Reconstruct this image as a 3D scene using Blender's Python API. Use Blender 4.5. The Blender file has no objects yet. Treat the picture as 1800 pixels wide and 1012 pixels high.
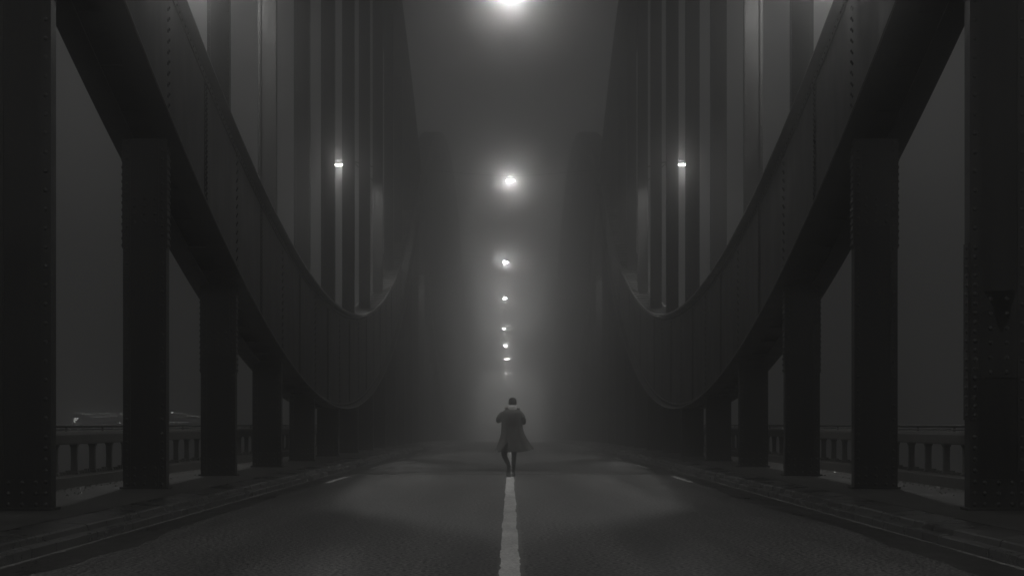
import bpy, math, random
from mathutils import Vector, Matrix
random.seed(7)
S = 7.0                      # one truss panel, metres
CAM_H = 1.2
scene = bpy.context.scene
C = scene.collection

# ------------------------------------------------------------------ camera, world, exposure
cam_d = bpy.data.cameras.new('camera'); cam = bpy.data.objects.new('camera', cam_d); C.objects.link(cam)
cam.location = (0, 0, CAM_H); cam.rotation_euler = (math.radians(90), 0, 0)
cam_d.sensor_width = 36; cam_d.lens = 452*S/1800*36
cam_d.shift_x = 3/1800; cam_d.shift_y = (745-506)/1800
cam_d.clip_start = 0.1; cam_d.clip_end = 3000
scene.camera = cam
w = bpy.data.worlds.new('World'); scene.world = w; w.use_nodes = True
bg = w.node_tree.nodes['Background']
bg.inputs[0].default_value = (1, 0.995, 0.985, 1); bg.inputs[1].default_value = 0.046
scene.view_settings.view_transform = 'Standard'; scene.view_settings.look = 'None'
scene.view_settings.exposure = 0; scene.view_settings.gamma = 1
cy = scene.cycles
cy.use_denoising = True; cy.denoiser = 'OPENIMAGEDENOISE'; cy.denoising_input_passes = 'RGB_ALBEDO_NORMAL'; cy.denoising_prefilter = 'ACCURATE'
cy.max_bounces = 5; cy.diffuse_bounces = 3; cy.glossy_bounces = 3; cy.volume_bounces = 3
cy.transparent_max_bounces = 6
cy.sample_clamp_indirect = 2.0
cy.caustics_reflective = False; cy.caustics_refractive = False
LAMP_W = 80.0
SIDE_W = 1950.0
FOG = 0.00105
FOG_G = 0.45
GLOW = 0.0158
GLOW_G = 0.98

def D(y):                    # the deck falls away past the crest
    return -0.0019*max(0.0, y/S-8.0)**2

# ------------------------------------------------------------------ mesh helpers
class MB:
    def __init__(s): s.v = []; s.f = []
    def box(s, x0, x1, y0, y1, z0, z1):
        if x0 > x1: x0, x1 = x1, x0
        n = len(s.v)
        s.v += [(x0,y0,z0),(x1,y0,z0),(x1,y1,z0),(x0,y1,z0),(x0,y0,z1),(x1,y0,z1),(x1,y1,z1),(x0,y1,z1)]
        s.f += [(n,n+3,n+2,n+1),(n+4,n+5,n+6,n+7),(n,n+1,n+5,n+4),(n+1,n+2,n+6,n+5),(n+2,n+3,n+7,n+6),(n+3,n,n+4,n+7)]
        return s
    def sweep(s, rings, close=True, caps=True):
        """rings: list of equal length point loops"""
        n0 = len(s.v); k = len(rings[0])
        for r in rings: s.v += [tuple(p) for p in r]
        for i in range(len(rings)-1):
            a = n0+i*k; b = a+k
            for j in range(k if close else k-1):
                j2 = (j+1) % k
                s.f.append((a+j, a+j2, b+j2, b+j))
        if caps and close:
            s.f.append(tuple(range(n0+k-1, n0-1, -1)))
            e = n0+(len(rings)-1)*k
            s.f.append(tuple(range(e, e+k)))
        return s
    def tube(s, pts, r, n=8, caps=True):
        pts = [Vector(p) for p in pts]; rings = []
        for i, p in enumerate(pts):
            t = (pts[min(i+1, len(pts)-1)]-pts[max(i-1, 0)]).normalized()
            u = t.cross(Vector((0,0,1)) if abs(t.z) < .9 else Vector((0,1,0))).normalized(); v = u.cross(t)
            rr = r[i] if isinstance(r, (list, tuple)) else r
            rings.append([p+u*rr*math.cos(2*math.pi*a/n)+v*rr*math.sin(2*math.pi*a/n) for a in range(n)])
        return s.sweep(rings, True, caps)
    def dome(s, c, nrm, r, h=None, n=7):
        c = Vector(c); nrm = Vector(nrm).normalized(); h = h or r*.75
        u = nrm.cross(Vector((0,0,1)) if abs(nrm.z) < .9 else Vector((0,1,0))).normalized(); v = u.cross(nrm)
        n0 = len(s.v)
        for rr, hh in ((1, -.15), (.95, .35), (.6, .82)):
            for a in range(n):
                t = 2*math.pi*a/n
                s.v.append(tuple(c+u*r*rr*math.cos(t)+v*r*rr*math.sin(t)+nrm*h*hh))
        s.v.append(tuple(c+nrm*h)); top = len(s.v)-1
        for k in range(2):
            for a in range(n):
                a2 = (a+1) % n
                s.f.append((n0+k*n+a2, n0+k*n+a, n0+(k+1)*n+a, n0+(k+1)*n+a2))
        for a in range(n): s.f.append((n0+2*n+(a+1) % n, n0+2*n+a, top))
        return s
    def mesh(s, name):
        m = bpy.data.meshes.new(name); m.from_pydata(s.v, [], s.f); m.validate(); m.update()
        import bmesh
        b = bmesh.new(); b.from_mesh(m); bmesh.ops.recalc_face_normals(b, faces=b.faces); b.to_mesh(m); b.free()
        return m
    def build(s, name, mat, parent=None, smooth=False, bevel=0, kind=None):
        o = bpy.data.objects.new(name, s.mesh(name)); C.objects.link(o)
        o.data.materials.append(mat)
        if smooth:
            for p in o.data.polygons: p.use_smooth = True
        if bevel:
            b = o.modifiers.new('bevel', 'BEVEL'); b.width = bevel; b.segments = 2; b.limit_method = 'ANGLE'
        if parent: o.parent = parent
        if kind: o['kind'] = kind
        return o
def empty(name, loc=(0,0,0)):
    o = bpy.data.objects.new(name, None); C.objects.link(o); o.location = loc; o.empty_display_size = .3; return o
def tag(o, label, cat, group=None):
    o['label'] = label; o['category'] = cat
    if group: o['group'] = group
    return o
def part(o_mesh, name, mat, parent, loc=(0,0,0), rot=(0,0,0)):
    o = bpy.data.objects.new(name, o_mesh); C.objects.link(o)
    if not o_mesh.materials: o_mesh.materials.append(mat)
    o.parent = parent; o.location = loc; o.rotation_euler = rot; return o

# ------------------------------------------------------------------ materials
def mat(name, col, rough=.6, spec=.5, metal=0, var=.25, scale=3.0, stretch=(1,1,1), bump=.0, bscale=60, fine=0, fscale=200, rvar=0.0, stain=0, sharp=None, streak=0):
    m = bpy.data.materials.new(name); m.use_nodes = True
    nt = m.node_tree; N = nt.nodes; L = nt.links
    p = N['Principled BSDF']; p.inputs['Roughness'].default_value = rough; p.inputs['Metallic'].default_value = metal
    p.inputs['Specular IOR Level'].default_value = spec
    g = N.new('ShaderNodeNewGeometry'); mp = N.new('ShaderNodeMapping'); L.new(g.outputs['Position'], mp.inputs[0])
    mp.inputs['Scale'].default_value = stretch
    n1 = N.new('ShaderNodeTexNoise'); n1.inputs['Scale'].default_value = scale; n1.inputs['Detail'].default_value = 8; n1.inputs['Roughness'].default_value = .65
    L.new(mp.outputs[0], n1.inputs[0])
    r1 = N.new('ShaderNodeMapRange'); r1.inputs[1].default_value = .3; r1.inputs[2].default_value = .7
    r1.inputs[3].default_value = 1-var; r1.inputs[4].default_value = 1+var; L.new(n1.outputs[0], r1.inputs[0])
    val = r1.outputs[0]
    def mul(a, b):
        q = N.new('ShaderNodeMath'); q.operation = 'MULTIPLY'; L.new(a, q.inputs[0]); L.new(b, q.inputs[1]); return q.outputs[0]
    if fine:
        n2 = N.new('ShaderNodeTexNoise'); n2.inputs['Scale'].default_value = fscale; n2.inputs['Detail'].default_value = 3; L.new(g.outputs['Position'], n2.inputs[0])
        r2 = N.new('ShaderNodeMapRange'); r2.inputs[1].default_value = .3; r2.inputs[2].default_value = .72
        r2.inputs[3].default_value = 1-fine; r2.inputs[4].default_value = 1+fine*1.3
        if sharp: r2.inputs[1].default_value = .5-sharp; r2.inputs[2].default_value = .5+sharp
        L.new(n2.outputs[0], r2.inputs[0]); val = mul(val, r2.outputs[0])
    if streak:           # wheel paths and old resurfacing, drawn out along the road
        m5 = N.new('ShaderNodeMapping'); L.new(g.outputs['Position'], m5.inputs[0]); m5.inputs['Scale'].default_value = (1.1, .045, 1)
        n5 = N.new('ShaderNodeTexNoise'); n5.inputs['Scale'].default_value = 1.0; n5.inputs['Detail'].default_value = 7; L.new(m5.outputs[0], n5.inputs[0])
        r5 = N.new('ShaderNodeMapRange'); r5.inputs[1].default_value = .35; r5.inputs[2].default_value = .65
        r5.inputs[3].default_value = 1-streak; r5.inputs[4].default_value = 1+streak; L.new(n5.outputs[0], r5.inputs[0]); val = mul(val, r5.outputs[0])
    if stain:            # rust runs: long vertical streaks
        m3 = N.new('ShaderNodeMapping'); L.new(g.outputs['Position'], m3.inputs[0]); m3.inputs['Scale'].default_value = (9, 9, .35)
        n3 = N.new('ShaderNodeTexNoise'); n3.inputs['Scale'].default_value = 1.0; n3.inputs['Detail'].default_value = 6; L.new(m3.outputs[0], n3.inputs[0])
        r3 = N.new('ShaderNodeMapRange'); r3.inputs[1].default_value = .42; r3.inputs[2].default_value = .68
        r3.inputs[3].default_value = 1; r3.inputs[4].default_value = 1-stain; L.new(n3.outputs[0], r3.inputs[0]); val = mul(val, r3.outputs[0])
    vc = N.new('ShaderNodeVectorMath'); vc.operation = 'SCALE'; vc.inputs[0].default_value = col; L.new(val, vc.inputs['Scale'])
    L.new(vc.outputs[0], p.inputs['Base Color'])
    if rvar:
        r4 = N.new('ShaderNodeMapRange'); r4.inputs[1].default_value = .35; r4.inputs[2].default_value = .65
        r4.inputs[3].default_value = max(.05, rough-rvar); r4.inputs[4].default_value = min(1, rough+rvar); L.new(n1.outputs[0], r4.inputs[0]); L.new(r4.outputs[0], p.inputs['Roughness'])
    if bump:
        nb = N.new('ShaderNodeTexNoise'); nb.inputs['Scale'].default_value = bscale; nb.inputs['Detail'].default_value = 4; L.new(g.outputs['Position'], nb.inputs[0])
        b = N.new('ShaderNodeBump'); b.inputs['Strength'].default_value = bump; b.inputs['Distance'].default_value = .02; L.new(nb.outputs[0], b.inputs['Height']); L.new(b.outputs[0], p.inputs['Normal'])
    return m
def emit(name, col, st):
    m = bpy.data.materials.new(name); m.use_nodes = True; N = m.node_tree.nodes; N.remove(N['Principled BSDF'])
    e = N.new('ShaderNodeEmission'); e.inputs[0].default_value = (*col, 1); e.inputs[1].default_value = st
    m.node_tree.links.new(e.outputs[0], N['Material Output'].inputs[0]); return m
WARM = (1, .993, .972)
STEEL = mat('painted_steel', (.026,.0258,.0255), .5, .3, 0, .28, 1.3, (1,1,.5), .12, 35, .12, 90, .12, .35)
STEEL_D = mat('painted_steel_edges', (.03,.0298,.0292), .42, .35, 0, .25, 2.2, (1,1,1), .1, 45, .1, 90, .12, .2)
LACE_LIT = mat('lamplit_lacing_steel', (.2,.199,.195), .4, .5, 0, .3, 4)  # pale base colour carries the lamp light caught on the lacing bars
RIM_LIT = mat('lit_rim_steel', (.2,.2,.196), .35, .5, .3, .3, 4)  # pale tone puts lamplit rims into the colour of the girder edges
RIVET = mat('rivet_heads', (.042,.0416,.041), .32, .5, 0, .3, 8)
STAIN_AND_SHADE = mat('rust_stain', (.012,.0118,.0112), .85, .2)  # rust stain colour, also the dark shading of the web rivets
RUST = mat('weathered_rail_steel', (.11,.108,.102), .55, .5, 0, .35, 2.5, (1,1,1), .25, 30, .2, 120, .12, .2)
ASPHALT = mat('asphalt', (.105,.104,.102), .58, .5, 0, .22, .55, (1,.25,1), 1.0, 34, .92, 26, .1, 0, .06, .35)
WALK = mat('footway_asphalt', (.075,.074,.071), .75, .4, 0, .45, 1.6, (1,.6,1), .9, 60, .5, 80, .15)
GUTTER = mat('gutter_stone', (.04,.039,.037), .45, .5, 0, .5, 1.4, (1,.4,1), .5, 30, .4, 90, .2)
KERB = mat('granite_kerb', (.08,.0795,.078), .3, .5, 0, .5, .9, (1,.7,1), .1, 50, .25, 150, .15)
GRIT = mat('pale_grit', (.26,.257,.25), .6, .5, 0, .5, 5, (1,1,1), .8, 60, .5, 60)
PAINT = mat('road_paint', (.78,.775,.76), .6, .4, 0, .24, 1.6, (2,.5,1), .3, 40, .3, 38)
PAINT_OLD = mat('worn_road_paint', (.2,.198,.19), .65, .4, 0, .4, 4, (2,.6,1), .3, 60, .3, 110)
WATER = mat('river_water', (.012,.012,.012), .12, .5, 0, .3, .05, (1,3,1), .25, 1.2)
STONE = mat('portal_stone', (.13,.128,.12), .8, .3, 0, .3, .6)
DARKMETAL = mat('lamp_housing_metal', (.05,.05,.05), .5)
LENS = emit('lamp_lens_glow', WARM, 255.0)
LENS_SIDE = emit('side_lens_glow', WARM, 110.0)
FAR_LIGHT = emit('far_light_glow', WARM, 12.0)
FAR_STRIP = emit('far_strip_glow', WARM, 2.2)

# ------------------------------------------------------------------ setting: river, road, footways, kerbs
def sheet(name, x0, x1, z, y0, y1, step, material, parent=None, nx=1):
    b = MB(); n = int(math.ceil((y1-y0)/step))
    for i in range(n+1):
        y = y0+(y1-y0)*i/n
        for j in range(nx+1): b.v.append((x0+(x1-x0)*j/nx, y, z+D(y)))
    for i in range(n):
        for j in range(nx):
            a = i*(nx+1)+j; b.f.append((a, a+1, a+nx+2, a+nx+1))
    return b.build(name, material, parent)
river = MB(); river.v = [(-75,-39,-9.5),(75,-39,-9.5),(75,409,-9.5),(-75,409,-9.5)]; river.f = [(0,1,2,3)]
river = river.build('river', WATER); river['kind'] = 'structure'
Y0, Y1 = -20.0, 380.0
road = sheet('road', -4.235, 4.235, 0, Y0, Y1, 3, ASPHALT); road['kind'] = 'structure'
# bridge deck below, so that the road has thickness
dk = MB()
ys = [Y0+(Y1-Y0)*i/80 for i in range(81)]
dk.sweep([[(-7.3,y,-.9+D(y)),(7.3,y,-.9+D(y)),(7.3,y,-.02+D(y)),(-7.3,y,-.02+D(y))] for y in ys])
dk.build('deck_slab', STEEL_D, road)
# centre line, hand painted over an older one: slightly ragged edges
def ragged(name, xl, xr, y0, y1, z, material, amp, step=.16):
    b = MB(); n = int((y1-y0)/step)
    rng = random.Random(len(name)); l = r = 0
    for i in range(n+1):
        y = y0+(y1-y0)*i/n
        if rng.random() < .3: l = rng.uniform(-amp, amp)
        if rng.random() < .3: r = rng.uniform(-amp, amp)
        sl = .003*math.sin(y*.55)+.003*math.sin(y*1.7)
        b.v += [(xl+l+sl, y, z+D(y)), (xr+r+sl, y, z+D(y))]
    for i in range(n): a = 2*i; b.f.append((a, a+1, a+3, a+2))
    return b.build(name, material, road)
ragged('old_centre_line', -.095, .118, 8, 110, .004, PAINT_OLD, .012)
ragged('centre_line', -.09, .08, 8, 110, .008, PAINT, .009)
for k in range(9):
    for sx in (-1, 1):
        yc = (5.55+1.65*k)*S+.3*sx; b = MB(); rng = random.Random(40+k+sx)
        for i in range(25):
            y = yc-2.1+4.2*i/24; a = rng.uniform(-.012,.012); c = rng.uniform(-.012,.012)
            b.v += [(sx*3.72+a-.055, y, .009+D(y)), (sx*3.72+c+.055, y, .009+D(y))]
        for i in range(24): a = 2*i; b.f.append((a, a+1, a+3, a+2))
        b.build('edge_dash', PAINT, road)
for y in (43.2, 105.2, 203.2):
    j = MB()
    for a, b_ in ((0, .05), (.09, .14)):
        j.sweep([[(x, y+a, -.01+D(y)), (x, y+b_, -.01+D(y)), (x, y+b_, .006+D(y)), (x, y+a, .006+D(y))] for x in (-4.2, 4.2)])
    j.build('expansion_joint', DARKMETAL, road)
for sx, nm in ((-1, 'left'), (1, 'right')):
    g = sheet('gutter', sx*3.88, sx*4.236, .004, Y0, Y1, 3, GUTTER, road)
    # gutter's frayed border of dirt and asphalt patches
    b = MB(); rng = random.Random(3+sx); n = 260; x_in = 3.8
    for i in range(n+1):
        y = 9+i*.28; x_in += rng.uniform(-.04,.04); x_in = min(3.86, max(3.62, x_in))
        b.v += [(sx*x_in, y, .003+D(y)), (sx*3.9, y, .003+D(y))]
    for i in range(n): a = 2*i; b.f.append((a, a+1, a+3, a+2))
    b.build('gutter_edge', GUTTER, road)
    b = MB(); rng = random.Random(23+sx); n = 420
    for i in range(n+1):
        y = 9+i*.13; w_ = max(.004, .022+.03*math.sin(y*.9+sx)*rng.random()+rng.uniform(-.012,.012))
        b.v += [(sx*(4.233-w_), y, .007+D(y)), (sx*4.234, y, .014+D(y))]
    for i in range(n): a = 2*i; b.f.append((a, a+1, a+3, a+2))
    b.build('grit_seam', GRIT, road)
    walk = sheet('footway_'+nm, sx*4.76, sx*7.25, .2, Y0, Y1, 3, WALK); walk['kind'] = 'structure'
    kerb = empty('kerb_'+nm, (sx*4.3, 8, 0)); kerb['kind'] = 'structure'
    # kerb stone profile (local): two stepped faces and a wide worn top
    def prof(y, jx=0, jz=0, o=0):
        z = D(y)
        return [(sx*(4.235+jx)-o, y, z-.05), (sx*(4.235+jx)-o, y, z+.092+jz), (sx*(4.25+jx)-o, y, z+.102+jz), (sx*(4.33+jx)-o, y, z+.11+jz), (sx*(4.345+jx)-o, y, z+.16+jz),
                (sx*(4.365+jx)-o, y, z+.174+jz), (sx*4.77-o, y, z+.196+jz*.3), (sx*4.77-o, y, z-.05)]
    rng = random.Random(11)
    y = 10.0; variants = []
    for k in range(4):
        L_ = .84
        b = MB(); jx = rng.uniform(-.008,.008); jz = rng.uniform(-.007,.007)
        b.sweep([[(p[0], p[1], p[2]) for p in prof(t, jx, jz)] for t in (0.006, L_*.5, L_-.006)])
        variants.append(b.mesh('kerb_stone'))
    k = 0
    while y < 43:
        o = part(variants[rng.randrange(4)], 'kerb_stone', KERB, kerb); o.location = (-kerb.location.x, y-kerb.location.y, rng.uniform(-.004,.004)); k += 1
        y += .85
    b = MB(); b.sweep([prof(t) for t in [y+(Y1-y)*i/90 for i in range(91)]]); o = b.build('kerb_run', KERB, kerb); o.location = (-kerb.location.x, -kerb.location.y, 0)
    b = MB(); b.sweep([prof(t) for t in (Y0, 10)]); o = b.build('kerb_run', KERB, kerb); o.location = (-kerb.location.x, -kerb.location.y, 0)

# ------------------------------------------------------------------ trusses
def h_bot(z, z0): return CAM_H+.48+.25*(z-z0-6.95)**2
def h_top(z, z0): return CAM_H+3.5+.223*(z-z0-6.9)**2
END = .223*49+CAM_H+3.5
def u_bot(z, z0): return END-1.3+9.0*(1-((z-z0-7)/7)**2)
XI, XO = 5.33, 6.0                        # webs
FI, FO = 5.14, 6.19                       # flange edges
def chord_sweep(b, sx, x0, x1, f0, f1, z0, za, zb, n):
    rings = []
    for i in range(n+1):
        z = za+(zb-za)*i/n; y = z*S; d = D(y)
        a, c = f0(z)+d, f1(z)+d
        rings.append([(sx*x0,y,a),(sx*x1,y,a),(sx*x1,y,c),(sx*x0,y,c)])
    return b.sweep(rings)
def rivet_obj(b, parent, name='rivet_field'):
    if b.v: b.build(name, STEEL_D, parent, True, kind='stuff')
BAT = MB().box(-.3,.3,-.24,.24,-.012,.012).mesh('batten_plate')
LACE = MB().box(-.44,.44,-.045,.045,-.02,.02).mesh('lacing_bar')
def make_post(t, sx, k, z0, z, near):
    """one post: wide riveted foot below the lower chord, narrower hanger above it"""
    y = z*S; d = D(y); zb = .2+d; zt = h_bot(z, z0)+d+.04
    p = empty('post', (sx*5.665, y, zb)); p.parent = t; ox, oy, oz = sx*5.665, y, zb
    def put(b, name, m=STEEL, smooth=False, kind=None):
        o = b.build(name, m, p, smooth, kind=kind); o.location = (-ox, -oy, -oz); return o
    dp = .12
    # core plate, two edge channels, base plates
    put(MB().box(sx*(XI+.09), sx*(XO-.09), y-dp+.022, y+dp-.022, zb, zt), 'web_plate')
    for a, c in ((XI, XI+.115), (XO-.115, XO)):
        put(MB().box(sx*a, sx*c, y-dp, y+dp, zb, zt), 'edge_angle', STEEL_D)
    ut = u_bot(z, z0)+d+.3
    lt = h_top(z, z0)+d-.1
    if ut > lt+.2:
        h = MB().box(sx*5.47, sx*5.86, y-dp+.03, y+dp-.03, lt, ut)
        for a, c in ((5.452, 5.52), (5.81, 5.878)): h.box(sx*a, sx*c, y-dp, y+dp, lt, ut)
        put(h, 'hanger_shaft', STEEL)
    if near:
        bz = zb+.36
        put(MB().box(sx*(XI+.118), sx*(XO-.118), y-dp+.004, y-dp+.03, zb, bz), 'base_plate', STEEL_D)
        put(MB().box(sx*(XI-.04), sx*(XO+.04), y-dp-.05, y+dp+.05, zb-.01, zb+.03), 'foot_plate', STEEL_D)
        gt = zt-.9; gb = zt-1.35
        if zt-zb > 3:
            put(MB().box(sx*(XI+.118), sx*(XO-.118), y-dp+.002, y-dp+.03, gb, zt), 'gusset_plate', STEEL_D)
            put(MB().box(sx*(XI-.014), sx*(XI+.02), y-dp+.01, y+dp-.01, gb-.35, zt), 'side_plate', STEEL_D)
            put(MB().box(sx*(XO-.02), sx*(XO+.014), y-dp+.01, y+dp-.01, gb-.35, zt), 'side_plate', STEEL_D)
        r = MB(); R = .029 if z < 4.5 else .026
        q = zb+.07; i = 0
        while q < zt:
            for x in (XI+.06, XO-.06): r.dome((sx*x, y-dp, q), (0,-1,0), R)
            q += .13 if q < bz+.4 or (q > gb-.35) else .22
        for i in range(3):
            for j in range(3): r.dome((sx*(XI+.175+j*.16), y-dp+.004, zb+.07+i*.125), (0,-1,0), R)
        if zt-zb > 3:
            for i in range(4):
                for j in range(3): r.dome((sx*(XI+.175+j*.16), y-dp+.002, gb+.06+i*.12), (0,-1,0), R)
            q = gb-.3
            while q < zt+.1:
                for yy in (y-.06, y+.06):
                    r.dome((sx*(XI-.014), yy, q), (-sx,0,0), R*1.1); r.dome((sx*(XO+.014), yy, q), (sx,0,0), R*1.1)
                q += .11
        if k == 2 and sx > 0:      # patched foot of the nearest post on the right
            put(MB().box(XI+.118, XO-.118, y-dp+.0, y-dp+.03, CAM_H+.54, CAM_H+1.52), 'repair_plate', STEEL_D)
            put(MB().box(XI+.008, XI+.112, y-dp-.012, y-dp+.03, CAM_H+.05, CAM_H+2.1), 'cover_strip', STEEL_D)
            put(MB().box(XI-.016, XI+.02, y-dp+.01, y+dp-.01, CAM_H+.05, CAM_H+2.1), 'side_plate', STEEL_D)
            tri = [(5.49,2.74),(5.60,2.755),(5.72,2.745),(5.862,2.75),(5.85,2.66),(5.81,2.55),(5.80,2.43),(5.75,2.36),(5.70,2.26),(5.655,2.34),(5.625,2.45),(5.61,2.55),(5.54,2.66)]
            st_ = MB(); st_.sweep([[(x, yy, zz) for x, zz in tri] for yy in (y-dp-.0015, y-dp+.001)]); put(st_, 'rust_stain', STAIN_AND_SHADE)
            for i in range(6):
                for x in (XI+.24, XO-.24): r.dome((x, y-dp, CAM_H+.6+i*.17), (0,-1,0), R)
            for i in range(19):
                r.dome((XI+.06, y-dp-.012, CAM_H+.1+i*.108), (0,-1,0), R); r.dome((XI-.016, y-.05, CAM_H+.1+i*.108), (-1,0,0), R)
        if ut > lt+.2 and z < 12:
            q = lt+.1
            while q < min(ut, lt+14):
                for x in (5.486, 5.844): r.dome((sx*x, y-dp, q), (0,-1,0), .022, n=5)
                q += .24
        put(r, 'rivet_field', RIVET, True, 'stuff')
    return p

def make_truss(sx, z0, near, label):
    t = empty('lens_truss', (sx*5.665, (z0+7)*S, .2)); tag(t, label, 'truss', 'lens trusses flanking the roadway')
    ox, oy, oz = t.location
    def put(b, name, parent, m=STEEL, smooth=False, kind=None):
        o = b.build(name, m, parent, smooth, kind=kind)
        return o
    zero = empty('lower_chord'); zero.parent = t; zero.location = (-ox, -oy, -oz)
    fb = lambda z: h_bot(z, z0); ft = lambda z: h_top(z, z0)
    n = 112 if near else 48
    za, zb = z0, z0+14
    # webs
    if near:
        edges = [za]+[za+k+.5 for k in range(14)]+[zb]
        for e0, e1 in zip(edges[:-1], edges[1:]):
            b = MB(); chord_sweep(b, sx, XI-.01, XI+.014, lambda z: fb(z)+.02, lambda z: ft(z)-.02, z0, e0+.0012, e1-.0012, 10); put(b, 'web_plate', zero)
        for k in range(14):
            e = za+k+.5
            b = MB(); chord_sweep(b, sx, XI-.022, XI-.0105, lambda z: fb(z)+.16, lambda z: ft(z)-.16, z0, e-.028, e-.0014, 1); put(b, 'splice_plate', zero)
    else:
        b = MB(); chord_sweep(b, sx, XI-.01, XI+.014, lambda z: fb(z)+.02, lambda z: ft(z)-.02, z0, za, zb, n); put(b, 'web_plate', zero)
    b = MB(); chord_sweep(b, sx, XO-.014, XO+.01, lambda z: fb(z)+.02, lambda z: ft(z)-.02, z0, za, zb, n); put(b, 'outer_web', zero)
    # flanges: an angle along each edge of each web
    for nm, f, s_ in (('bottom_flange', fb, 1), ('top_flange', ft, -1)):
        for x0, x1, xw in ((FI, XI+.16, XI-.012), (XO-.16, FO, XO+.012)):
            b = MB()
            lo = (lambda z: f(z)) if s_ > 0 else (lambda z: f(z)-.03)
            hi = (lambda z: f(z)+.03) if s_ > 0 else (lambda z: f(z))
            chord_sweep(b, sx, x0, x1, lo, hi, z0, za, zb, n)
            lo2 = (lambda z: f(z)+.031) if s_ > 0 else (lambda z: f(z)-.15)
            hi2 = (lambda z: f(z)+.15) if s_ > 0 else (lambda z: f(z)-.031)
            xs = (XI-.03, XI-.0105) if x0 == FI else (XO+.0105, XO+.03)
            chord_sweep(b, sx, xs[0], xs[1], lo2, hi2, z0, za, zb, n)
            put(b, nm, zero, STEEL_D)
        # recessed closing plate between the webs
        b = MB(); off = .22 if s_ > 0 else -.5
        chord_sweep(b, sx, XI+.02, XO-.02, lambda z: f(z)+off, lambda z: f(z)+off+.02, z0, za, zb, n); put(b, 'diaphragm_plate', zero)
    if near:
        for k in range(70):
            z = za+.1+k*.2; y = z*S
            sl = math.atan((fb(z+.01)-fb(z-.01))/(.02*S))
            part(BAT, 'batten_plate', STEEL_D, zero, (sx*5.665, y, fb(z)+.045+D(y)), (sl, 0, 0))
            sl = math.atan((ft(z+.01)-ft(z-.01))/(.02*S))
            part(LACE, 'lacing_bar', LACE_LIT, zero, (sx*5.665, y, ft(z)+.022+D(y)), (sl, 0, 0))
            part(LACE, 'lacing_bar', LACE_LIT, zero, (sx*5.665, y+.7, ft(z+.1)+.022+D(y)), (sl, 0, 0))
        # inspection hand line clipped along the top flange, coloured pale as a lit rim
        b = MB(); b.tube([(sx*(FI+.05), z*S, ft(z)+.05+D(z*S)) for z in [za+14*i/140 for i in range(141)]], .03, 6); put(b, 'conduit', zero, RIM_LIT, True)
        for dz_, dx_, rr_ in ((.012, -.012, .018), (.155, XI-.035-FI, .014)):  # added pale tubes draw the rim highlights along the bottom flange
            b = MB(); b.tube([(sx*(FI+dx_), z*S, fb(z)+dz_+D(z*S)) for z in [za+14*i/140 for i in range(141)]], rr_, 6); put(b, 'rim_highlight', zero, RIM_LIT, True)
        r = MB()
        for k in range(1, 14):
            z = za+k
            if 2.5 < z < 13:
                q = fb(z)+.2; i = 0
                while q < ft(z)-.16:
                    r.dome((sx*(XI-.01), z*S-.055, q), (-sx,0,0), .03, .026, 6); r.dome((sx*(XI-.01), z*S+.055, q+.05), (-sx,0,0), .03, .026, 6); q += .168
            z = za+k-.5
            if 2.5 < z < 13:
                q = fb(z)+.2
                while q < ft(z)-.2:
                    r.dome((sx*(XI-.022), z*S-.06, q), (-sx,0,0), .03, .026, 6); r.dome((sx*(XI-.022), z*S-.14, q+.045), (-sx,0,0), .03, .026, 6); q += .092
        z = 3.0
        while z < 12:
            for f, o_ in ((fb, .1), (ft, -.1)): r.dome((sx*(XI-.03), z*S, f(z)+o_), (-sx,0,0), .024, .02, 5)
            z += .035
        put(r, 'rivet_field', zero, STAIN_AND_SHADE, True, 'stuff')  # rivet shading put into the colour with the dark stain material
    # upper chord, arched the other way
    up = MB(); n2 = 40
    fu = lambda z: u_bot(z, z0); fv = lambda z: u_bot(z, z0)+1.3
    if n2:
        chord_sweep(up, sx, XI, XO, fu, fv, z0, za, zb, n2)
        for f in (fu, fv): chord_sweep(up, sx, FI, FO, lambda z: f(z)-.02, lambda z: f(z)+.02, z0, za, zb, n2)
        put(up, 'upper_chord', t).location = (-ox, -oy, -oz)
    for k in range(0, 15):
        z = z0+k
        if k == 14 and not near and z0 < 29: pass
        if k == 0 and z0 > 1: continue
        p = make_post(t, sx, k, z0, z, near and 2.5 < z < 13)
        p.location = (p.location.x-ox, p.location.y-oy, p.location.z-oz)
    return t
make_truss(-1, 1, True, 'near steel lens truss on the left, its riveted girder sagging between posts')
make_truss(1, 1, True, 'near steel lens truss on the right, nearest post patched with riveted plates')
make_truss(-1, 15, False, 'middle steel truss on the left, fading into fog behind the near one')
make_truss(1, 15, False, 'middle steel truss on the right, fading into fog behind the near one')
make_truss(-1, 29, False, 'farthest steel truss on the left, lost in fog before the gate')
make_truss(1, 29, False, 'farthest steel truss on the right, lost in fog before the gate')
for z, lb in () and ((15, 'portal strut across the road at the end of the near trusses'), (29, 'portal strut across the road at the end of the middle trusses')):
    y = z*S; st = empty('portal_strut', (0, y, 13.2+D(y)))
    MB().box(-5.3, 5.3, -.25, .25, 0, .06).box(-5.3, 5.3, -.25, .25, .6, .66).build('chord_bar', STEEL, st)
    MB().box(-5.3, 5.3, -.03, .03, .06, .6).build('web_plate', STEEL, st)
    tag(st, lb, 'strut', 'portal struts over the road')

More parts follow.
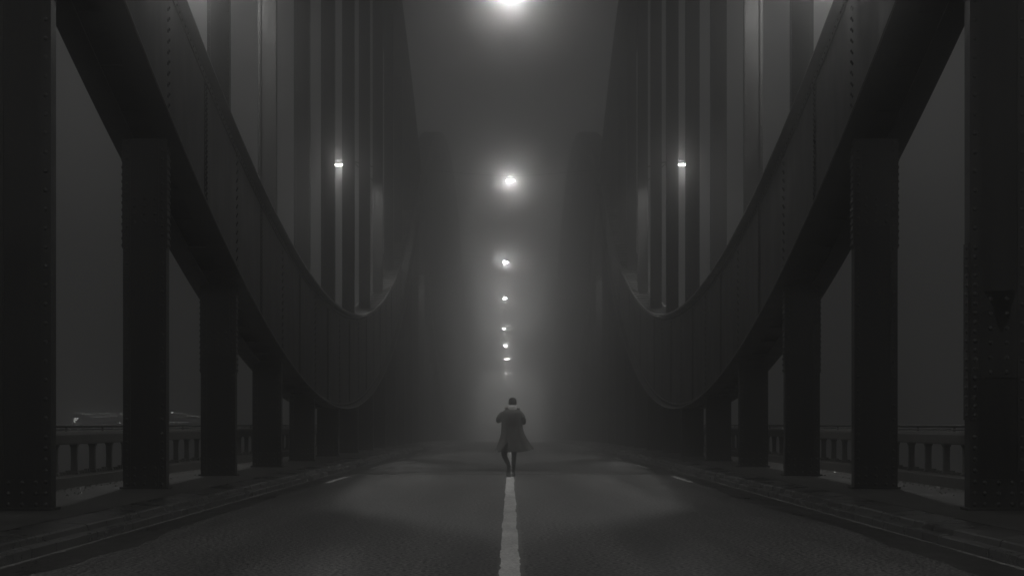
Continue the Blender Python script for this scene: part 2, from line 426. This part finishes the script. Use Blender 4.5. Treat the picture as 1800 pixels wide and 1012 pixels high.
# ------------------------------------------------------------------ railings
def make_railing(sx, label):
    t = empty('railing', (sx*7.02, 14, .2)); tag(t, label, 'railing', 'railings along the footways')
    ox, oy, oz = t.location
    zs = [Y0+(Y1-40-Y0)*i/120 for i in range(121)]
    def run(prof, name, m, smooth=False):
        b = MB(); b.sweep([[(sx*(7.02+px), y, pz+D(y)) for px, pz in prof] for y in zs]); o = b.build(name, m, t, smooth); o.location = (-ox, -oy, -oz); return o
    run([(-.13,.2),(.13,.2),(.13,.38),(.10,.40),(-.09,.395),(-.13,.365)], 'bottom_rail', RUST)
    run([(-.11,.9),(-.10,.88),(.10,.88),(.11,.9),(.11,1.03),(.07,1.085),(-.06,1.085),(-.11,1.03)], 'rail_beam', RUST)
    b = MB(); b.tube([(sx*6.99, y, 1.165+D(y)) for y in zs], .022, 8); o = b.build('handrail', STEEL_D, t, True); o.location = (-ox,-oy,-oz)
    b = MB(); b.tube([(sx*6.93, y, 1.113+D(y)) for y in zs], .014, 6); o = b.build('cable', KERB, t, True); o.location = (-ox,-oy,-oz)
    bb = MB()
    rings = [[(-w_,-d_,h),(w_,-d_,h),(w_,d_,h),(-w_,d_,h)] for h, w_, d_ in ((-.015,.074,.068),(.03,.072,.062),(.06,.05,.042),(.25,.046,.038),(.43,.05,.042),(.475,.068,.058),(.50,.072,.062))]
    bb.sweep(rings); bm_ = bb.mesh('baluster')
    bo = MB()
    y = 12*1.26; rest = MB(); i = 0
    while y < 110:
        part(bm_, 'baluster', RUST, t, (sx*7.02-ox, y-oy, .395+D(y)-oz), (0,0,0))
        for q in (.36, .56, .76, .9): bo.box(sx*(7.02-.03), sx*(7.02+.02), y+q, y+q+.045, .39+D(y), .445+D(y)+.02*(q > .7))
        if i % 2 == 0: bo.box(sx*6.975, sx*7.005, y+.6, y+.63, 1.08+D(y), 1.15+D(y))
        y += 1.26; i += 1
    while y < Y1-45:
        rest.box(sx*(7.02-.06), sx*(7.02+.06), y-.05, y+.05, .38+D(y), .9+D(y)); y += 1.26
    o = rest.build('far_baluster_run', RUST, t, kind='stuff'); o.location = (-ox,-oy,-oz)
    o = bo.build('bolt_row', RUST, t, kind='stuff'); o.location = (-ox,-oy,-oz)
make_railing(-1, 'riveted steel railing with stout balusters along the left footway')
make_railing(1, 'riveted steel railing with stout balusters along the right footway')
# litter of chips and broken glass by the railing foot
for sx, lb in ((-1, 'wet stone chips and glass scattered below the left railing'), (1, 'wet stone chips and glass scattered below the right railing')):
    b = MB(); rng = random.Random(5)
    for i in range(420):
        y = 22+rng.random()**1.5*24; x = 6.1+.75*rng.random(); r = rng.uniform(.008, .03)
        if rng.random() < .75: x = 6.62+.25*rng.random()
        c = Vector((sx*x, y, .2+D(y)+r*.25)); n0 = len(b.v)
        for k in range(4):
            a = rng.random()*.8+k*math.pi/2; b.v.append(tuple(c+Vector((r*math.cos(a), r*math.sin(a), -r*.3))))
        b.v.append(tuple(c+Vector((rng.uniform(-.3,.3)*r, rng.uniform(-.3,.3)*r, r*rng.uniform(.4,1)))))
        b.f += [(n0,n0+1,n0+4),(n0+1,n0+2,n0+4),(n0+2,n0+3,n0+4),(n0+3,n0,n0+4)]
    m = bpy.data.materials.get('wet_chip') or mat('wet_chip', (.16,.158,.15), .18, .6)
    tag(b.build('gravel_chips', m, kind='stuff'), lb, 'gravel')

# ------------------------------------------------------------------ lamps
HOUS = MB().sweep([[(-w_, -d_, h), (w_, -d_, h), (w_, d_, h), (-w_, d_, h)] for h, w_, d_ in ((0,.18,.1),(.04,.17,.09),(.1,.11,.07),(.16,.04,.04))]).mesh('housing')
def lens_mesh(prof): return MB().sweep([[(w_*math.cos(a*math.pi/8), d_*math.sin(a*math.pi/8), h) for a in range(16)] for h, w_, d_ in prof]).mesh('lens')
LENSM = lens_mesh(((.0,.15,.08),(-.025,.155,.082),(-.055,.14,.075),(-.075,.1,.05),(-.085,.03,.015)))
LENSS = lens_mesh(((.0,.2,.1),(-.02,.2,.1),(-.035,.14,.07),(-.04,.04,.02)))
def lamp(x, z, h, label, watts, bracket=None):
    y = z*S; o = empty('street_lamp', (x, y, h))
    tag(o, label, 'street lamp', 'glowing lamps on the bridge')
    part(HOUS, 'housing', DARKMETAL, o); part(LENSS if bracket else LENSM, 'lens', LENS_SIDE if bracket else LENS, o)
    if bracket or watts > LAMP_W:
     ld = bpy.data.lights.new('bulb', 'SPOT' if bracket else 'POINT')
     if bracket: ld.spot_size = math.radians(153); ld.spot_blend = .4
     ld.energy = watts; ld.color = WARM; ld.shadow_soft_size = .2 if bracket else .05
     lo = bpy.data.objects.new('bulb', ld); C.objects.link(lo); lo.parent = o; lo.location = (0, 0, -.07 if bracket else -.2)
    if bracket is None:
        b = MB(); pts = []
        for i in range(13):
            u = -1+2*i/12; xx = u*5.5
            pts.append((xx-x, 0, .18+.5*abs((xx-x)/5.5)**1.5))
        b.tube(pts, .004, 5); b.build('span_wire', DARKMETAL, o)
    else:
        sgn = 1 if x > 0 else -1; L_ = abs(x)-5.86
        b = MB(); b.tube([(0,0,.14),(-sgn*L_*.5,.7,.2),(-sgn*L_,1.4,.1)], .03, 6); b.tube([(-sgn*L_*.4,.56,.19),(-sgn*L_,1.4,-.5)], .018, 5); b.build('bracket', DARKMETAL, o)
    return o
centre = [(-4,10.4,0,'unseen hanging lamp over the centre line behind the camera, boosted as foreground fill'),
 (1,10.4,0,'unseen hanging lamp over the centre line, above the top of the picture, boosted as foreground fill'),
 (6,10.05,0,'glowing hanging lamp cut by the top edge of the picture'),
 (11,10.42,0,'largest glowing lamp in full view, wide halo over the centre line'),
 (16,10.09,-.28,'second glowing lamp below the large halo over the centre line'),
 (21,10.27,-.46,'third glowing lamp down the row over the centre line'),
 (26,9.66,-.64,'fourth glowing lamp down the row, small halo in fog'),
 (31,9.46,-.55,'fifth glowing lamp down the row, third from the gate'),
 (36,9.16,-.48,'sixth glowing lamp down the row, second from the gate'),
 (41,8.25,-.54,'smallest and lowest glowing lamp, just at the gate opening'),
 (49,14,-.5,'added lamp hidden behind the gate lintel, overpowered to make the opening glow'),
 (54,15,-.5,'second added lamp farther behind the gate lintel, overpowered to make the opening glow')]
for z, h, x, lb in centre:
    lp = lamp(x, z, h+CAM_H, lb, LAMP_W*(900 if z > 42 else 12 if z < 2 else 1))  # unseen near lamps boosted as foreground fill, hidden gate lamps for the opening's glow
    if 30 < z < 42: lp.scale = (1.6,)*3 if z < 35 else (2.1,)*3      # far fittings enlarged so their light still shows through the fog
rows = [(1,'beside the camera, above the picture'),(6,'above the top corner of the near girder'),(11,'shining between the tall hangers'),(16,'hidden behind the fogged hangers'),]
for z, lb in rows:
    for sx, nm in ((-1,'left'),(1,'right')):
        lamp(sx*7.17, z-.2, 10.9+CAM_H+D(z*S), f'{nm} footway lamp on a bracket, {lb}', SIDE_W*(.22 if z < 2 else 1), True)

# ------------------------------------------------------------------ far gate across the road
yg = 43.6*S; dg = D(yg)
gate = empty('portal_gate', (0, yg, dg)); tag(gate, 'far stone gate with a square glowing opening at the end of the bridge', 'gate')
top = 8.95+CAM_H-dg
for sx in (-1, 1):
    MB().box(sx*5.3, sx*9.5, -1.5, 1.5, -.5, top+6).build('pier', STONE, gate)
    MB().box(sx*5.1, sx*9.7, -1.7, 1.7, 0, .8).build('plinth', STONE, gate)
MB().box(-5.3, 5.3, -1.4, 1.4, top, top+5.6).build('lintel', STONE, gate)
MB().box(-10, 10, -1.9, 1.9, top+6.02, top+6.7).build('cornice', STONE, gate)

# ------------------------------------------------------------------ far harbour lights
def P(px, py, z): return Vector(((px-897)*z/452, z*S, CAM_H+(745-py)*z/452))
def strip(px0, py0, px1, py1, z, r, parent, m, name='light_strip'):
    b = MB(); o = parent.location; b.tube([P(px0,py0,z)-o, P(px1,py1,z)-o], r, 5); return b.build(name, m, parent)
ZF = 27.0
pier_l = empty('harbour_pier', P(230, 760, ZF)); tag(pier_l, 'far pier traced by thin strips of light beyond the left railing', 'pier')
b = MB(); o = pier_l.location
a0, a1 = P(60, 748, ZF)-o, P(480, 748, ZF)-o
a0.z = -8.2-o.z; b.box(a0.x, a1.x, -.5, 8, -9.6-o.z, a0.z); b.build('deck', STONE, pier_l)
for s_ in ((136,726.5,168,727.5),(171,726,220,727),(160,733,195,731.5),(195,731.5,222,729.5),(296,742,332,741.6),(300,725,322,726),(328,730,356,732),(209,742.6,221,742)):
    strip(*s_, ZF, .016, pier_l, FAR_STRIP)
for i in range(16): strip(137+i*2, 742.4+i*.08, 138+i*2, 742.4+i*.08, ZF, .015, pier_l, FAR_STRIP, 'dot_light')
for i in range(6): strip(167, 728+i*2.6, 167, 729+i*2.6, ZF, .014, pier_l, FAR_STRIP, 'dot_light')
for (x, y) in ((133,737.5),(131.5,741),(135.5,734.8),(132,735),(303,724.3),(211,742.6)):
    b = MB(); c = P(x, y, ZF)-pier_l.location; b.box(c.x-.09*(1.6 if y == 737.5 else .5), c.x+.09*(1.6 if y == 737.5 else .5), c.y-.1, c.y+.1, c.z-.035, c.z+.035); b.build('flood_light', FAR_LIGHT, pier_l)
for x in (133, 167, 303):
    c = P(x, 726, ZF)-pier_l.location; MB().box(c.x-.03, c.x+.03, c.y+.12, c.y+.2, a0.z, c.z).build('mast', DARKMETAL, pier_l)
pier_r = empty('harbour_barge', P(1670, 760, ZF)); tag(pier_r, 'far low barge with a faint light beyond the right railing', 'barge')
o = pier_r.location; a0, a1 = P(1560, 750, ZF)-o, P(1760, 750, ZF)-o
b = MB(); b.sweep([[(a0.x+k, 0, zz), (a1.x-k, 0, zz), (a1.x-k*1.5, 5, zz), (a0.x+k*1.5, 5, zz)] for zz, k in ((-9.6-o.z,.8),(-8.6-o.z,0),(-8.3-o.z,.1))]); b.build('hull', STONE, pier_r)
c = P(1670, 741, ZF)-o; MB().box(c.x-.12,c.x+.12,-.05,.05,c.z-.03,c.z+.03).build('deck_light', FAR_STRIP, pier_r)
MB().box(c.x-.03,c.x+.03,.06,.12,-8.4-o.z,c.z+.1).build('mast', DARKMETAL, pier_r)

# ------------------------------------------------------------------ person walking away
COAT = mat('wool_coat', (.15,.148,.143), .9, .2, 0, .22, 6, (1,1,.5), .3, 120)
TROUSER = mat('dark_trousers', (.035,.035,.034), .85, .3, 0, .2, 8)
SHOE = mat('leather_shoe', (.03,.03,.03), .4, .5)
SHIRT = mat('pale_shirt_collar', (.8,.795,.78), .8, .3)
HAIR = mat('dark_hair', (.02,.019,.018), .75, .3, 0, .4, 60)
SKIN = mat('skin', (.3,.27,.25), .6, .4)
person = empty('person', (0, 5.83*S, 0))
tag(person, 'person in a long grey coat and dark trousers walking away along the centre line', 'person')
def skin_mesh(name, nodes, edges, m, parent, sub=2):
    me = bpy.data.meshes.new(name); me.from_pydata([n[0] for n in nodes], edges, []); me.update()
    o = bpy.data.objects.new(name, me); C.objects.link(o); o.parent = parent; me.materials.append(m)
    sk = o.modifiers.new('skin', 'SKIN'); sk.use_smooth_shade = True
    if not me.skin_vertices:
        bpy.context.view_layer.objects.active = o
    for i, nd in enumerate(nodes):
        v = me.skin_vertices[0].data[i]; r = nd[1]; v.radius = r if isinstance(r, tuple) else (r, r); v.use_root = (i == 0)
    ss = o.modifiers.new('sub', 'SUBSURF'); ss.levels = sub; ss.render_levels = sub
    return o
# y+ is away from the camera (the way the person walks)
nodes = [((.02,0,.93),(.15,.105)), ((.03,.02,1.12),(.13,.085)), ((.04,.03,1.34),(.15,.08)), ((.045,.03,1.47),(.09,.06)), ((.05,.035,1.56),(.058,.058)), ((.052,.055,1.66),(.078,.09)), ((.052,.06,1.755),(.066,.08)),
 ((-.10,-.03,.86),(.092,.095)), ((-.145,.03,.50),(.064,.07)), ((-.04,-.27,.30),(.046,.05)), ((-.035,-.27,.2),(.03,.035)), ((-.04,-.2,.08),(.028,.03)),
 ((.085,.03,.86),(.09,.095)), ((.085,.20,.49),(.058,.064)), ((.065,.34,.11),(.04,.046)), ((.065,.44,.035),(.04,.03)),
 ((-.19,.02,1.43),(.062,.062)), ((-.285,-.01,1.25),(.05,.05)), ((-.17,.20,1.36),(.04,.04)), ((-.11,.16,1.52),(.03,.036)),
 ((.255,.02,1.43),(.062,.062)), ((.32,-.01,1.22),(.05,.05)), ((.25,.20,1.36),(.04,.04)), ((.17,.16,1.51),(.03,.036))]
edges = [(0,1),(1,2),(2,3),(3,4),(4,5),(5,6),(0,7),(7,8),(8,9),(9,10),(10,11),(0,12),(12,13),(13,14),(14,15),(3,16),(16,17),(17,18),(18,19),(3,20),(20,21),(21,22),(22,23)]
skin_mesh('body', nodes, edges, TROUSER, person)
def superell(cx, cy, rl, rr, rf, rb, z, n, a0=0, a1=2*math.pi, pw=2.3):
    pts = []
    for i in range(n):
        a = a0+(a1-a0)*i/(n-1); c_, s_ = math.cos(a), math.sin(a)
        rx = rr if c_ > 0 else rl; ry = rf if s_ > 0 else rb
        k = (abs(c_)**pw+abs(s_)**pw)**(-1/pw)
        pts.append((cx+rx*k*c_, cy+ry*k*s_, z))
    return pts
# coat: open at the front (a=90 deg), back vent
rings = [ # z, cx, left, right, front, back, hem lift right
 (1.538,.048,.09,.095,.08,.055),(1.51,.045,.155,.165,.10,.085),(1.485,.04,.225,.235,.12,.115),(1.42,.035,.235,.24,.14,.135),(1.30,.03,.23,.245,.15,.145),(1.15,.025,.225,.25,.16,.15),(1.0,.02,.235,.28,.18,.165),
 (.90,.015,.245,.345,.2,.18),(.82,.01,.265,.395,.22,.195),(.74,.005,.29,.44,.24,.21),(.66,.0,.32,.485,.255,.222),(.565,-.005,.345,.53,.27,.235)]
n = 49; cb = MB(); a_f = math.radians(90)
grid = []
rng = random.Random(2)
for ri, (z, cx, rl, rr, rf, rb) in enumerate(rings):
    loop = superell(cx, .02, rl, rr, rf, rb, z, n, a_f+.5, a_f+2*math.pi-.5)
    row = []
    for i, p in enumerate(loop):
        a = a_f+.5+(2*math.pi-1.0)*i/(n-1); low = max(0, (1.25-z)/.7)
        k = 1+.05*low*math.sin(a*9+1.3)+.03*low*math.sin(a*17+z*4)+.018*math.sin(a*5+z*21)+.014*math.sin(a*11-z*15)
        zz = p[2]
        if ri == len(rings)-1: zz += .07*max(0, (p[0]-.2)/.3)**1.5+.045*max(0, (-p[0]-.15)/.2)
        row.append((cx+(p[0]-cx)*k, .02+(p[1]-.02)*k, zz))
    grid.append(row)
vent = min(range(n), key=lambda i: abs(grid[8][i][0]+.04)+(9 if grid[8][i][1] > 0 else 0))
ids = [[None]*(n+1) for _ in rings]
for ri, row in enumerate(grid):
    for i, p in enumerate(row): cb.v.append(p); ids[ri][i] = len(cb.v)-1
# angle rises from left-front round the left side over the back to the right: split at 'vent'
left_of = {}
for ri in range(9, len(rings)):
    p = grid[ri][vent]; f = (ri-8)/(len(rings)-9)
    cb.v.append((p[0]-.15*f, p[1]-.02, p[2]-.005)); left_of[ri] = len(cb.v)-1
    q = cb.v[ids[ri][vent]]; cb.v[ids[ri][vent]] = (q[0]-.0*f, q[1], q[2]-.015*f)
    for k in range(1, 7):     # the left flap bunches away from the vent
        q = cb.v[ids[ri][vent-k]]; cb.v[ids[ri][vent-k]] = (q[0]-.15*f*(1-k/7), q[1]-.01, q[2])
left_of[8] = ids[8][vent]
for ri in range(len(rings)-1):
    for i in range(n-1):
        a, b_, c_, d_ = ids[ri][i], ids[ri][i+1], ids[ri+1][i+1], ids[ri+1][i]
        if i+1 == vent and ri >= 8: b_ = left_of[ri]; c_ = left_of[ri+1]
        cb.f.append((a, b_, c_, d_))
coat = cb.build('coat', COAT, person, True)
so = coat.modifiers.new('thick', 'SOLIDIFY'); so.thickness = .012
ss = coat.modifiers.new('sub', 'SUBSURF'); ss.levels = 1; ss.render_levels = 2
def sleeve(pts, rs):
    b = MB(); rings = []
    P_ = [Vector(p) for p in pts]
    fine = []; fr = []
    for i in range(len(P_)-1):
        for k in range(4):
            t = k/4; fine.append(P_[i].lerp(P_[i+1], t)); fr.append(rs[i]*(1-t)+rs[i+1]*t)
    fine.append(P_[-1]); fr.append(rs[-1])
    for _ in range(2): fine = [fine[0]]+[(fine[i-1]+fine[i]*2+fine[i+1])/4 for i in range(1, len(fine)-1)]+[fine[-1]]
    fr = [r*(1+.05*math.sin(i*2.3)) for i, r in enumerate(fr)]
    b.tube(fine, fr, 12); return b.build('sleeve', COAT, coat, True)
sleeve([(-.13,.02,1.44),(-.205,.01,1.405),(-.262,-.02,1.325),(-.275,.02,1.272),(-.215,.13,1.31),(-.15,.2,1.43)], [.06,.07,.062,.058,.054,.048])
sleeve([(.17,.02,1.44),(.25,.01,1.40),(.295,-.02,1.30),(.302,.02,1.235),(.265,.13,1.28),(.21,.2,1.42)], [.06,.07,.062,.058,.054,.048])
# coat collar and shirt collar
b = MB(); rg = []
for z, r1, r2 in ((1.52,.105,.095),(1.575,.094,.088),(1.63,.088,.08),(1.625,.078,.07),(1.56,.07,.065)):
    rg.append([(.05+r1*math.cos(2*math.pi*i/20), .035+r2*math.sin(2*math.pi*i/20), z) for i in range(20)])
b.sweep(rg, True, False); b.build('shirt_collar', SHIRT, person, True)
for sx, x in ((-1, -.075), (1, .175)):
    b = MB(); b.sweep([[(x-.045, .05, 1.50), (x+.045, .05, 1.50), (x+.045, .1, 1.50), (x-.045, .1, 1.50)], [(x-sx*.02-.03, .055, 1.575+(.0 if sx < 0 else -.02)), (x-sx*.02+.03, .055, 1.56), (x-sx*.02+.03, .09, 1.56), (x-sx*.02-.03, .09, 1.575)]])
    o = b.build('lapel', COAT, coat, True)
# hair cap over the skull, ears
b = MB(); rg = []
for z, r1, r2 in ((1.60,.055,.05),(1.625,.07,.066),(1.65,.076,.086),(1.69,.086,.1),(1.73,.088,.104),(1.765,.078,.094),(1.79,.055,.068),(1.803,.02,.025)):
    rg.append([(.052+r1*math.cos(2*math.pi*i/18)*(1+.03*math.sin(i*5)), .055+r2*math.sin(2*math.pi*i/18)*(1+.03*math.sin(i*7)), z) for i in range(18)])
b.sweep(rg); b.build('hair', HAIR, person, True)
for sx in (-1, 1):
    b = MB(); b.sweep([[(.052+sx*(.086+.012*t), .07+r*math.cos(i*math.pi/4), 1.672+1.5*r*math.sin(i*math.pi/4)) for i in range(8)] for t, r in ((-.3,.016),(.5,.02),(1,.014))]); b.build('ear', SKIN, person, True)
# hands gripping the lapels: palm, four fingers and a thumb in one mesh each
for sx, x, z in ((-1, -.095, 1.545), (1, .19, 1.53)):
    nd = [((x, .16, z-.06), .026), ((x-sx*.01, .15, z-.02), (.034,.02))]; ed = [(0,1)]
    for f in range(4):
        bx = x-sx*.03+sx*.019*f; ln = (.034,.04,.038,.028)[f]
        a = len(nd); nd += [((bx, .145, z+.015), .011), ((bx-sx*.003, .12, z+.02+ln*.4), .009), ((bx-sx*.004, .095, z+.012), .008)]
        ed += [(1, a), (a, a+1), (a+1, a+2)]
    a = len(nd); nd += [((x-sx*.035, .14, z-.02), .011), ((x-sx*.05, .115, z+.005), .009)]; ed += [(1, a), (a, a+1)]
    skin_mesh('hand', nd, ed, SKIN, person, 1)
# shoes: the rear one tipped on its toe, showing its sole
def shoe(loc, rot):
    b = MB(); rg = []
    for yy, w_, h0, h1 in ((-.13,.03,0,.05),(-.11,.037,0,.085),(-.05,.038,0,.09),(.02,.042,0,.07),(.09,.047,0,.05),(.14,.036,0,.038),(.16,.016,.004,.024)):
        rg.append([(w_*c_*1.0, yy, h0+(h1-h0)*v) for c_, v in ((-1,0),(1,0),(1.02,.45),(.6,1),(-.6,1),(-1.02,.45))])
    b.sweep(rg); o = b.build('shoe', SHOE, person, True); o.location = loc; o.rotation_euler = rot
    MB().box(-.038,.038,-.13,-.06,-.018,.002).box(-.043,.043,-.04,.13,-.012,.002).build('sole', SHOE, o)
    return o
shoe((-.035,-.235,.145), (math.radians(-68), 0, math.radians(3))).scale = (1.15,1.08,1.1)
shoe((.065,.40,.018), (math.radians(4), 0, math.radians(-4)))

# ------------------------------------------------------------------ the air
hb = MB().box(-76, 76, -40, 410, -10.6, 34)
hm = bpy.data.materials.new('fog_air'); hm.use_nodes = True; N = hm.node_tree.nodes; N.remove(N['Principled BSDF'])
pv = N.new('ShaderNodeVolumePrincipled'); pv.inputs['Color'].default_value = (.9,.9,.897,1); pv.inputs['Density'].default_value = FOG; pv.inputs['Anisotropy'].default_value = FOG_G
pw = N.new('ShaderNodeVolumePrincipled'); pw.inputs['Color'].default_value = (.9,.9,.897,1); pw.inputs['Density'].default_value = GLOW; pw.inputs['Anisotropy'].default_value = GLOW_G
av = N.new('ShaderNodeAddShader'); hm.node_tree.links.new(pv.outputs[0], av.inputs[0]); hm.node_tree.links.new(pw.outputs[0], av.inputs[1])
hm.node_tree.links.new(av.outputs[0], N['Material Output'].inputs['Volume'])
haze = hb.build('haze', hm, kind='stuff'); tag(haze, 'night fog filling the whole bridge', 'fog')
